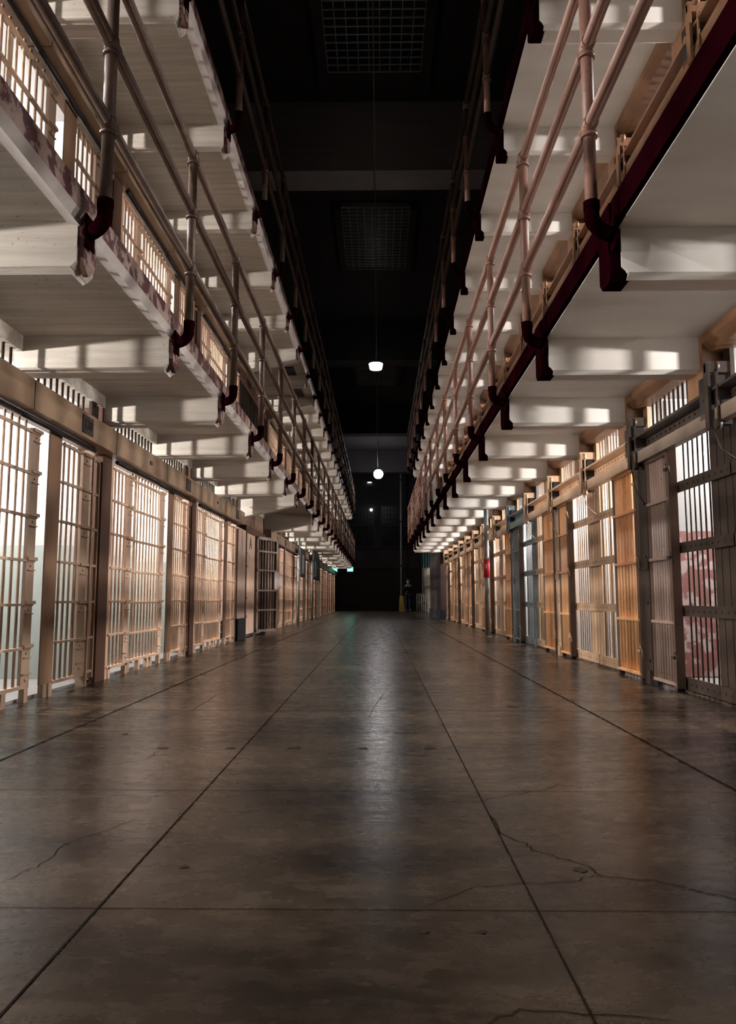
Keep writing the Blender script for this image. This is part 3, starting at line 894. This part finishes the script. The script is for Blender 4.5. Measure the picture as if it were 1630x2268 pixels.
# ---------------------------------------------------------------- hanging lamps
def pendant(x, y, z, kind, label):
    r = thing('pendant_lamp', label, 'lamp', (x, y, z))
    top = CZ - z if not any(yy <= y <= yy+0.62 for yy in (12.0, 22.2, 32.4, 42.6)) else 7.78 - z
    q = MB(); q.cyl((0, 0, 0.16), (0, 0, top), 0.012, 6); q.build('stem', M['dark'], r)
    if kind == 'drum':
        q = MB(); q.cyl((0, 0, 0.10), (0, 0, 0.20), 0.16, 16, 0.05); q.build('cap', M['dark'], r)
        q = MB(); q.cyl((0, 0, -0.05), (0, 0, 0.10), 0.17, 20, 0.20); q.build('diffuser', M['lamp'], r)
    else:
        q = MB(); q.cyl((0, 0, 0.18), (0, 0, 0.30), 0.14, 16, 0.05); q.build('cap', M['dark'], r)
        q = MB(); q.sphere((0, 0, 0), 0.25, 24, 16); q.build('globe', M['lamp2'], r)
    return r
pendant(-0.078, 21.0, 7.19, 'drum', 'flat drum pendant lamp glowing white halfway down the corridor')
pendant(-0.021, 40.0, 7.245, 'globe', 'bright round globe lamp near the far end of the corridor')
wl = thing('wall_lamp', 'small flat lamp on the far wall below the globe lamp', 'lamp', (-0.57, YE-0.001, 7.85))
q = MB(); q.box(-0.14, 0.14, -0.10, 0.0, 0.03, 0.07); q.build('housing', M['dark'], wl)
q = MB(); q.box(-0.12, 0.12, -0.09, -0.02, -0.02, 0.03); q.build('tube', M['smalllamp'], wl)
wl = thing('window_lamp', 'small round bulb glowing in front of the far barred window', 'lamp', (-0.47, YE-0.001, 6.12))
q = MB(); q.box(-0.05, 0.05, -0.05, 0.0, 0.08, 0.14); q.build('bracket', M['dark'], wl)
q = MB(); q.sphere((0, -0.1, 0.02), 0.09, 12, 8); q.build('bulb', M['smalllamp'], wl)  # lamp reflection in the window glass, modelled as a glowing ball

def exit_sign(x, y, z, rz, label):
    r = thing('exit_sign', label, 'exit sign', (x, y, z)); r.rotation_euler = (0, 0, rz)
    q = MB(); q.box(-0.17, 0.17, 0.0, 0.06, -0.13, 0.13); q.build('case', M['dark'], r)
    q = MB(); q.box(-0.16, 0.16, -0.012, -0.001, -0.12, 0.12); q.build('face', M['exit'], r)
    text_obj('EXIT', 0.13, 0.001, M['exit_text'], 'lettering', (0, -0.015, 0), (PI/2, 0, 0), r)
    q = MB(); q.cyl((0, 0.03, 0.13), (0, 0.03, 0.26), 0.01, 6); q.build('hanger', M['dark'], r)
exit_sign(-1.62, 43.3, 2.36, 0, 'green exit sign facing the corridor at the far end')
exit_sign(-2.50, 43.6, 2.36, 0.75, 'green exit sign turned aside at the end of the left cells')

# ---------------------------------------------------------------- far right corner
bf = thing('barrier', 'low barrier of pale upright bars in the far right corner', 'barrier', (2.05, 38.6, 0))
for k in range(5):
    q = MB(); q.cyl((0.08*k, 1.3*(4-k)*0.6, 0), (0.08*k, 1.3*(4-k)*0.6, 0.98), 0.022, 8); q.build('upright', M['cream'], bf)
for z in (0.96, 0.5):
    q = MB(); q.cyl((0, 3.12, z), (0.32, 0, z), 0.028, 8); q.build('rail', M['dark'], bf)
hb = thing('hanging_cloth', 'dark teal cloth hanging at the far right under the gallery end', 'cloth', (2.22, 38.0, 2.2))
q = MB()
pts = []
for i in range(9):
    pts.append((i*0.06-0.12, (0.04 if i % 2 else -0.04)))
for (a, b_), (c_, d_) in zip(pts[:-1], pts[1:]):
    n = len(q.v); zb = 0.0+0.05*random.random()
    q.v += [(a, b_, zb), (c_, d_, zb), (c_, d_, 0.95), (a, b_, 0.95), (a, b_+0.02, zb), (c_, d_+0.02, zb), (c_, d_+0.02, 0.95), (a, b_+0.02, 0.95)]
    for f_ in ((0,1,2,3),(7,6,5,4),(0,4,5,1),(3,2,6,7)): q.f.append(tuple(n+t for t in f_)); q.sm.append(False)
q.build('cloth', M['teal'], hb)
q = MB(); q.cyl((-0.2, 0.01, 0.95), (0.42, 0.01, 0.95), 0.015, 8); q.build('rod', M['dark'], hb)
pipe = thing('standpipe', 'thin vertical pipe in front of the far wall, right of centre', 'pipe', (1.30, 45.2, 0))
q = MB(); q.cyl((0, 0, 0), (0, 0, CZ), 0.045, 12); q.build('shaft', M['galv'], pipe)
q = MB()
for z in (2.6, 5.2, 7.7): q.cyl((0, 0, z), (0, 0, z+0.08), 0.065, 12)
q.build('clamp', M['dark'], pipe)
cs = thing('caution_sign', 'yellow folding floor sign beside the standing person', 'floor sign', (1.30, 44.4, 0))
for s_ in (-1, 1):
    q = MB()
    n = len(q.v)
    for (y, z) in ((0.20*s_, 0.0), (0.02*s_, 0.86)):
        for yy in (y-0.012, y+0.012):
            hw = 0.16 if z == 0 else 0.11
            q.v += [(-hw, yy, z), (hw, yy, z)]
    for f_ in ((0,1,5,4),(2,6,7,3),(0,4,6,2),(1,3,7,5),(4,5,7,6),(0,2,3,1)): q.f.append(f_); q.sm.append(False)
    q.build('panel', M['yellow'], cs)
q = MB(); q.cyl((-0.09, 0, 0.87), (0.09, 0, 0.87), 0.02, 8); q.build('hinge', M['yellow'], cs)

# ---------------------------------------------------------------- ceiling grilles
for y0, lab in ((8.0, 'nearest skylight grille in the dark ceiling'), (15.2, 'second skylight grille in the dark ceiling, beyond the girder'), (25.6, 'farthest skylight grille in the dark ceiling')):
    r = thing('skylight_grille', lab, 'ceiling grille', (-0.06, y0, CZ-0.002), 'skylight grilles')
    q = MB()
    for sx in (-0.80, 0.80): q.box(sx-0.07, sx+0.07, 0, 3.5, -0.22, 0)
    q.build('side_beam', M['ceil'], r)
    q = MB()
    for k in range(10): q.box(-0.72+0.16*k-0.006, -0.72+0.16*k+0.006, 0.05, 3.1, -0.12, -0.10)
    for k in range(20): q.box(-0.73, 0.73, 0.05+0.16*k-0.008, 0.05+0.16*k+0.008, -0.135, -0.12)
    q.build('grid', M['galv'], r)
    q = MB(); q.box(-0.72, 0.72, 0.02, 3.15, -0.03, -0.004); q.build('pane', M['glass'], r)
cb = thing('ceiling_cable', 'thin cable strung along the middle of the ceiling', 'cable', (-0.06, 0, 7.72))
q = MB(); q.cyl((0, 0.5, 0), (0, 46.9, 0), 0.008, 6); q.build('strand', M['plaster'], cb)

# ---------------------------------------------------------------- the person at the far end
def skin_body(name, verts, edges, radii, m, parent, root=0, sub=1):
    me = bpy.data.meshes.new(name); me.from_pydata(verts, edges, [])
    o = bpy.data.objects.new(name, me); COL.objects.link(o)
    sk = o.modifiers.new('skin', 'SKIN'); sk.use_smooth_shade = True
    for i, r in enumerate(radii):
        me.skin_vertices[0].data[i].radius = r if isinstance(r, tuple) else (r, r)
        me.skin_vertices[0].data[i].use_root = (i == root)
    ss = o.modifiers.new('sub', 'SUBSURF'); ss.levels = sub; ss.render_levels = sub
    dg = bpy.context.evaluated_depsgraph_get()
    m2 = bpy.data.meshes.new_from_object(o.evaluated_get(dg))
    m2.materials.clear(); m2.materials.append(m)
    for p in m2.polygons: p.use_smooth = True
    bpy.data.objects.remove(o)
    o = bpy.data.objects.new(name, m2); COL.objects.link(o); o.parent = parent
    return o
pe = thing('person', 'person in dark clothes standing at the far right with both hands raised to the face', 'person', (1.66, 44.0, 0))
# body faces the camera (-y): head, neck, torso, arms raised holding something at face height
V = [(0,0,.95),(0,0,1.12),(0,-.01,1.32),(0,0,1.47),(0,-.01,1.56),(0,-.03,1.66),(0,-.02,1.76),
     (.10,0,.90),(.11,-.02,.50),(.11,.01,.10),(.12,-.13,.05),
     (-.10,0,.90),(-.11,-.02,.50),(-.11,.01,.10),(-.13,-.13,.05),
     (.20,0,1.42),(.27,-.06,1.18),(.11,-.22,1.42),(.06,-.25,1.52),
     (-.20,0,1.42),(-.27,-.06,1.18),(-.11,-.22,1.42),(-.06,-.25,1.52)]
E_ = [(0,1),(1,2),(2,3),(3,4),(4,5),(5,6),(0,7),(7,8),(8,9),(9,10),(0,11),(11,12),(12,13),(13,14),(3,15),(15,16),(16,17),(17,18),(3,19),(19,20),(20,21),(21,22)]
R_ = [(.16,.11),(.14,.10),(.17,.11),(.13,.09),.055,.085,.07, .085,.06,.045,.04,.085,.06,.045,.04,.065,.05,.038,.035,.065,.05,.038,.035]
skin_body('body', V, E_, R_, M['skin'], pe, 0, 2)
skin_body('jacket', [(0,0,.88),(0,0,1.12),(0,-.01,1.32),(0,0,1.46),(.20,0,1.42),(.27,-.06,1.18),(.13,-.20,1.39),(-.20,0,1.42),(-.27,-.06,1.18),(-.13,-.20,1.39)],
          [(0,1),(1,2),(2,3),(3,4),(4,5),(5,6),(3,7),(7,8),(8,9)], [(.20,.14),(.17,.13),(.19,.135),(.15,.11),.085,.07,.055,.085,.07,.055], M['coat'], pe, 0, 2)
skin_body('trousers', [(0,0,.96),(.10,0,.88),(.11,-.02,.50),(.11,.01,.09),(-.10,0,.88),(-.11,-.02,.50),(-.11,.01,.09)],
          [(0,1),(1,2),(2,3),(0,4),(4,5),(5,6)], [(.17,.12),.11,.085,.07,.11,.085,.07], M['jeans'], pe, 0, 2)
q = MB()
for s_ in (-1, 1): q.sphere((s_*.12, -.09, .045), .07, 10, 6, .65); q.sphere((s_*.12, .0, .05), .06, 10, 6, .8); q.box(s_*.12-.05, s_*.12+.05, -.15, .05, 0.0, 0.025)
q.build('shoes', M['coat'], pe)
q = MB(); q.sphere((0, .02, 1.74), .105, 14, 10, 1.05); q.build('hair', M['hair'], pe)
q = MB(); q.sphere((0, -.115, 1.66), .018, 8, 6, 1.4)
for s_ in (-1, 1):
    q.sphere((s_*.035, -.095, 1.69), .012, 8, 6); q.sphere((s_*.09, -.02, 1.67), .022, 8, 6, 1.5)
q.box(-.025, .025, -.105, -.095, 1.612, 1.62)
q.build('face', M['skin'], pe)
q = MB()
for s_ in (-1, 1):
    for i in range(4):
        zz = 1.50+0.02*i
        q.tube([(s_*.065, -.265, zz), (s_*.045, -.30, zz+.01), (s_*.018, -.295, zz+.015)], 0.009, 6)
    q.tube([(s_*.05, -.24, 1.50), (s_*.03, -.26, 1.545), (s_*.02, -.27, 1.57)], 0.010, 6)
q.build('fingers', M['skin'], pe)
ph = tag(MB().box(1.66-.075, 1.66+.075, 44.0-.29, 44.0-.28, 1.50, 1.58).build('phone', M['dark']), 'dark phone held up in front of the face by the person', 'phone')
print('objects', len(bpy.data.objects))
